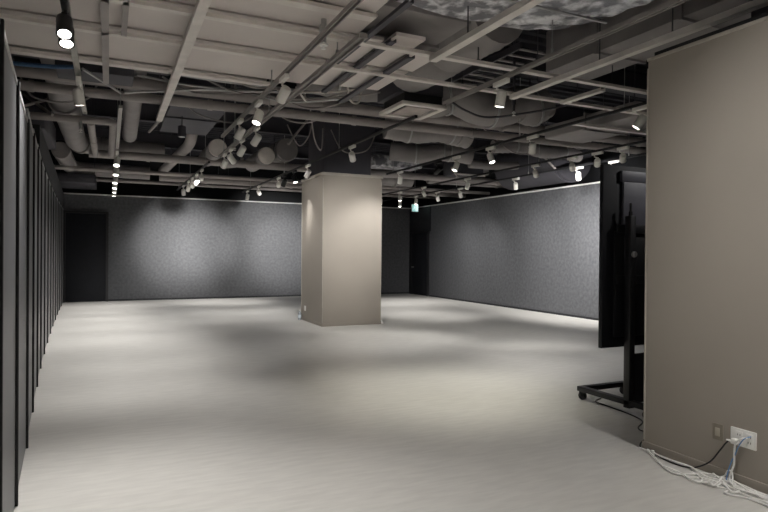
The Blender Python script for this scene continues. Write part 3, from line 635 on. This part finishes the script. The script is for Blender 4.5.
flex([(6.9, 9.6, 3.62), (7.5, 9.5, 3.66), (8.1, 9.5, 3.60), (8.7, 9.6, 3.66), (9.3, 9.8, 3.64)], .13, 'duct', 'thin wrinkled duct above the two right hand tracks', .1, .05, wob=.03, bands=(.25, .8))
flex([(4.5, 9.5, 3.80), (5.0, 9.4, 3.74), (5.5, 9.3, 3.78), (6.1, 9.3, 3.72)], .24, 'duct', 'fat wrinkled duct right above the middle column', .11, .05, wob=.03, bands=(.3, .85))
flex([(5.4, 11.2, 3.66), (6.0, 10.95, 3.60), (6.5, 10.8, 3.66), (7.1, 10.7, 3.62)], .19, 'duct', 'wrinkled duct right of the middle column top', .12, .03, wob=.02, bands=(.3, .8))
rect_duct(5.6, 6.9, 12.5, 13.1, 3.55, 3.8, 'foil', 'shiny foil-faced flat duct right of the middle column', b=.02)
# left background clutter
rect_duct(-1.9, -.9, 10.3, 12.4, 3.35, 3.75, 'duct_dark', 'dark square duct above the folding partition')
rect_duct(-.55, .25, 7.35, 7.8, 3.5, 3.85, 'duct_dark', 'dark blue-grey box behind the blue conduit', axis='x')
rect_duct(.85, 1.7, 9.2, 11.8, 3.75, 4.1, 'duct_dark', 'dark square duct above the small dark downlight', flanges=[10.4])
rect_duct(6.3, 8.0, 16.9, 17.9, 3.35, 3.7, 'duct_dark', 'dark flat duct box above the far lamps', axis='x')
# cable ladder
t = thing('cable_ladder', 'dark cable ladder with rungs above the long black track', 'cable ladder', (4.3, 5.6, 3.9))
for x in (4.28, 4.72):
    bm = new(); box(bm, x-.012, x+.012, 5.42, 7.1, 3.86, 3.94); obj('side_rail', bm, M['duct_dark'], t)
for i in range(8):
    bm = new(); box(bm, 4.28, 4.72, 5.48+i*.21, 5.51+i*.21, 3.87, 3.89); obj('rung', bm, M['duct'], t)
for x in (4.28, 4.72):
    bm = new(); tube(bm, [(x, 6.3, 3.93), (x, 6.3, 4.5)], .007, 6); obj('hanger_rod', bm, M['duct_dark'], t)
# steel joists under the slab
for i, yy in enumerate((3.0, 7.0, 9.3, 12.9, 16.0)):
    t = thing('steel_joist', 'dark steel joist under the slab, ' + ['first', 'second', 'third', 'fourth', 'fifth'][i] + ' from the camera', 'joist', (4, yy, 4.2), 'dark joists under the slab')
    bm = new(); box(bm, -2.35, 10.95, yy-.006, yy+.006, 4.16, 4.498); obj('web', bm, M['duct_dark'], t, smooth=False)
    bm = new(); box(bm, -2.35, 10.95, yy-.09, yy+.09, 4.145, 4.16); obj('flange', bm, M['duct_dark'], t, smooth=False)
# loose cable runs
CR = [('dark cable bundle sagging left of the double track, upper strand', [(1.0, 7.0, 3.66), (1.5, 7.1, 3.50), (2.0, 7.3, 3.56), (2.4, 7.2, 3.46), (2.8, 6.95, 3.58)], 'pipe'),
      ('dark cable bundle sagging left of the double track, lower strand', [(.9, 7.2, 3.60), (1.4, 7.3, 3.46), (1.9, 7.5, 3.52), (2.5, 7.6, 3.44), (3.0, 7.4, 3.60)], 'duct'),
      ('cable twisting up beside the grey square duct', [(2.05, 6.9, 3.50), (2.3, 7.3, 3.46), (2.35, 7.6, 3.70), (2.2, 7.4, 4.0)], 'beam'),
      ('cable arching over the end of the boards', [(2.6, 6.6, 3.60), (2.75, 6.9, 3.44), (3.0, 7.2, 3.50), (3.1, 7.3, 3.80)], 'beam'),
      ('dark cable hanging behind the left pipes', [(-1.1, 8.9, 3.9), (-.9, 8.9, 3.50), (-.3, 8.95, 3.55), (-.1, 9.0, 4.0)], 'duct'),
      ('cable looping behind the small dark downlight', [(.9, 9.4, 4.0), (1.2, 9.3, 3.60), (1.9, 9.4, 3.56), (2.4, 9.5, 4.0)], 'duct'),
      ('cable looping right of the silver sprinkler pipe', [(2.1, 9.0, 3.9), (2.5, 8.9, 3.56), (3.0, 9.0, 3.62), (3.2, 9.1, 4.0)], 'pipe'),
      ('cable drooping from the core of the middle column', [(4.1, 11.3, 4.0), (4.3, 11.1, 3.55), (4.8, 11.1, 3.60), (5.1, 11.3, 4.0)], 'pipe'),
      ('cable swag behind the upright spotlight', [(5.8, 8.6, 3.9), (6.1, 8.5, 3.56), (6.7, 8.5, 3.60), (7.0, 8.6, 4.0)], 'duct'),
      ('cable swag behind the wide flat duct', [(7.6, 8.4, 3.8), (7.9, 8.4, 3.50), (8.3, 8.5, 3.56), (8.6, 8.6, 3.9)], 'duct'),
      ('grey cable drooping behind the left beige bar', [(.3, 7.6, 3.60), (.9, 7.4, 3.50), (1.5, 7.5, 3.54), (2.1, 7.55, 3.48), (2.8, 7.4, 3.56)], 'galv'),
      ('grey cable crossing the dark gap in a long sag', [(.2, 7.3, 3.62), (1.2, 7.2, 3.54), (2.2, 7.35, 3.60), (3.0, 7.6, 3.66)], 'galv'),
      ('dark cable hanging below the cross pipe at the left', [(.6, 7.9, 3.7), (1.0, 7.8, 3.52), (1.8, 7.7, 3.60), (2.4, 7.8, 3.5), (3.2, 7.9, 3.62)], 'duct'),
      ('pale cable bundle left of the air outlet', [(2.0, 7.6, 3.62), (2.5, 7.0, 3.52), (2.9, 6.75, 3.56), (3.1, 6.7, 3.62)], 'beam'),
      ('second pale cable bundle left of the air outlet', [(2.1, 7.9, 3.60), (2.55, 7.2, 3.50), (3.0, 6.95, 3.54), (3.3, 6.9, 3.62)], 'pipe'),
      ('thin dark cable swagged under the beam by the big spotlight', [(3.60, 5.9, 3.30), (3.95, 6.05, 3.24), (4.4, 6.2, 3.24), (5.0, 6.0, 3.34), (5.3, 5.7, 3.40)], 'duct_dark'),
      ('grey cable tangle left of the middle column core', [(3.1, 11.0, 3.95), (3.3, 10.9, 3.55), (3.5, 10.9, 3.75), (3.6, 11.0, 4.1)], 'pipe'),
      ('grey cable drooping beside the middle column core', [(3.3, 10.2, 4.1), (3.45, 10.4, 3.60), (3.65, 10.6, 3.45), (3.75, 10.8, 3.9)], 'pipe'),
      ('grey cable looping above the wall end of the right tracks', [(6.8, 9.6, 3.9), (7.2, 9.4, 3.52), (7.8, 9.5, 3.56), (8.2, 9.7, 3.9)], 'pipe')]
for lab, pts, m in CR:
    cable('ceiling_cable', pts, .013, M[m], lab, 'cable', 'loose cables above the tracks')
for i, (lab, a, b) in enumerate([('slanting grey brace left of the middle column core', (3.0, 10.6, 3.5), (3.5, 10.9, 4.1)),
                                 ('slanting grey brace behind the left beige bar end', (.66, 8.75, 3.36), (.60, 10.6, 3.50)),
                                 ('crossed grey brace over the folding partition', (-1.25, 9.6, 3.45), (-.7, 10.6, 3.95)),
                                 ('opposed grey brace over the folding partition', (-.75, 9.7, 3.45), (-1.3, 10.5, 3.95)),
                                 ('slanting grey brace by the right wall top', (8.3, 9.8, 3.60), (8.6, 9.7, 3.30)),
                                 ('slanting grey brace above the right wall lamps', (7.55, 11.9, 3.30), (7.3, 11.8, 3.52))]):
    bm = new(); tube(bm, [a, b], .022, 8); o = obj('steel_brace', bm, M['pipe']); origin_to(o, a); tag(o, lab, 'brace', 'slanting braces')

# ------------------------------------------------------------------ world, camera, view
w = bpy.data.worlds.new('room_world'); scene.world = w; w.use_nodes = True
w.node_tree.nodes['Background'].inputs[0].default_value = (.02, .02, .022, 1)
cam = bpy.data.cameras.new('camera'); co = bpy.data.objects.new('camera', cam); LINK(co); scene.camera = co
F, YW, PT, RL = 583.46, .440298, -.0061820, .00797283
fw = Vector((math.sin(YW)*math.cos(PT), math.cos(YW)*math.cos(PT), math.sin(PT)))
r0 = Vector((math.cos(YW), -math.sin(YW), 0)); u0 = r0.cross(fw)
R = r0*math.cos(RL)+u0*math.sin(RL); U = -r0*math.sin(RL)+u0*math.cos(RL)
mt = Matrix((R, U, -fw)).transposed().to_4x4(); mt.translation = (0, 0, 1.5); co.matrix_world = mt
cam.sensor_width = 36; cam.lens = F/768*36; cam.clip_start = .05
vs = scene.view_settings; vs.view_transform = 'Standard'; vs.look = 'None'; vs.gamma = 1; vs.use_curve_mapping = False; vs.exposure = .64
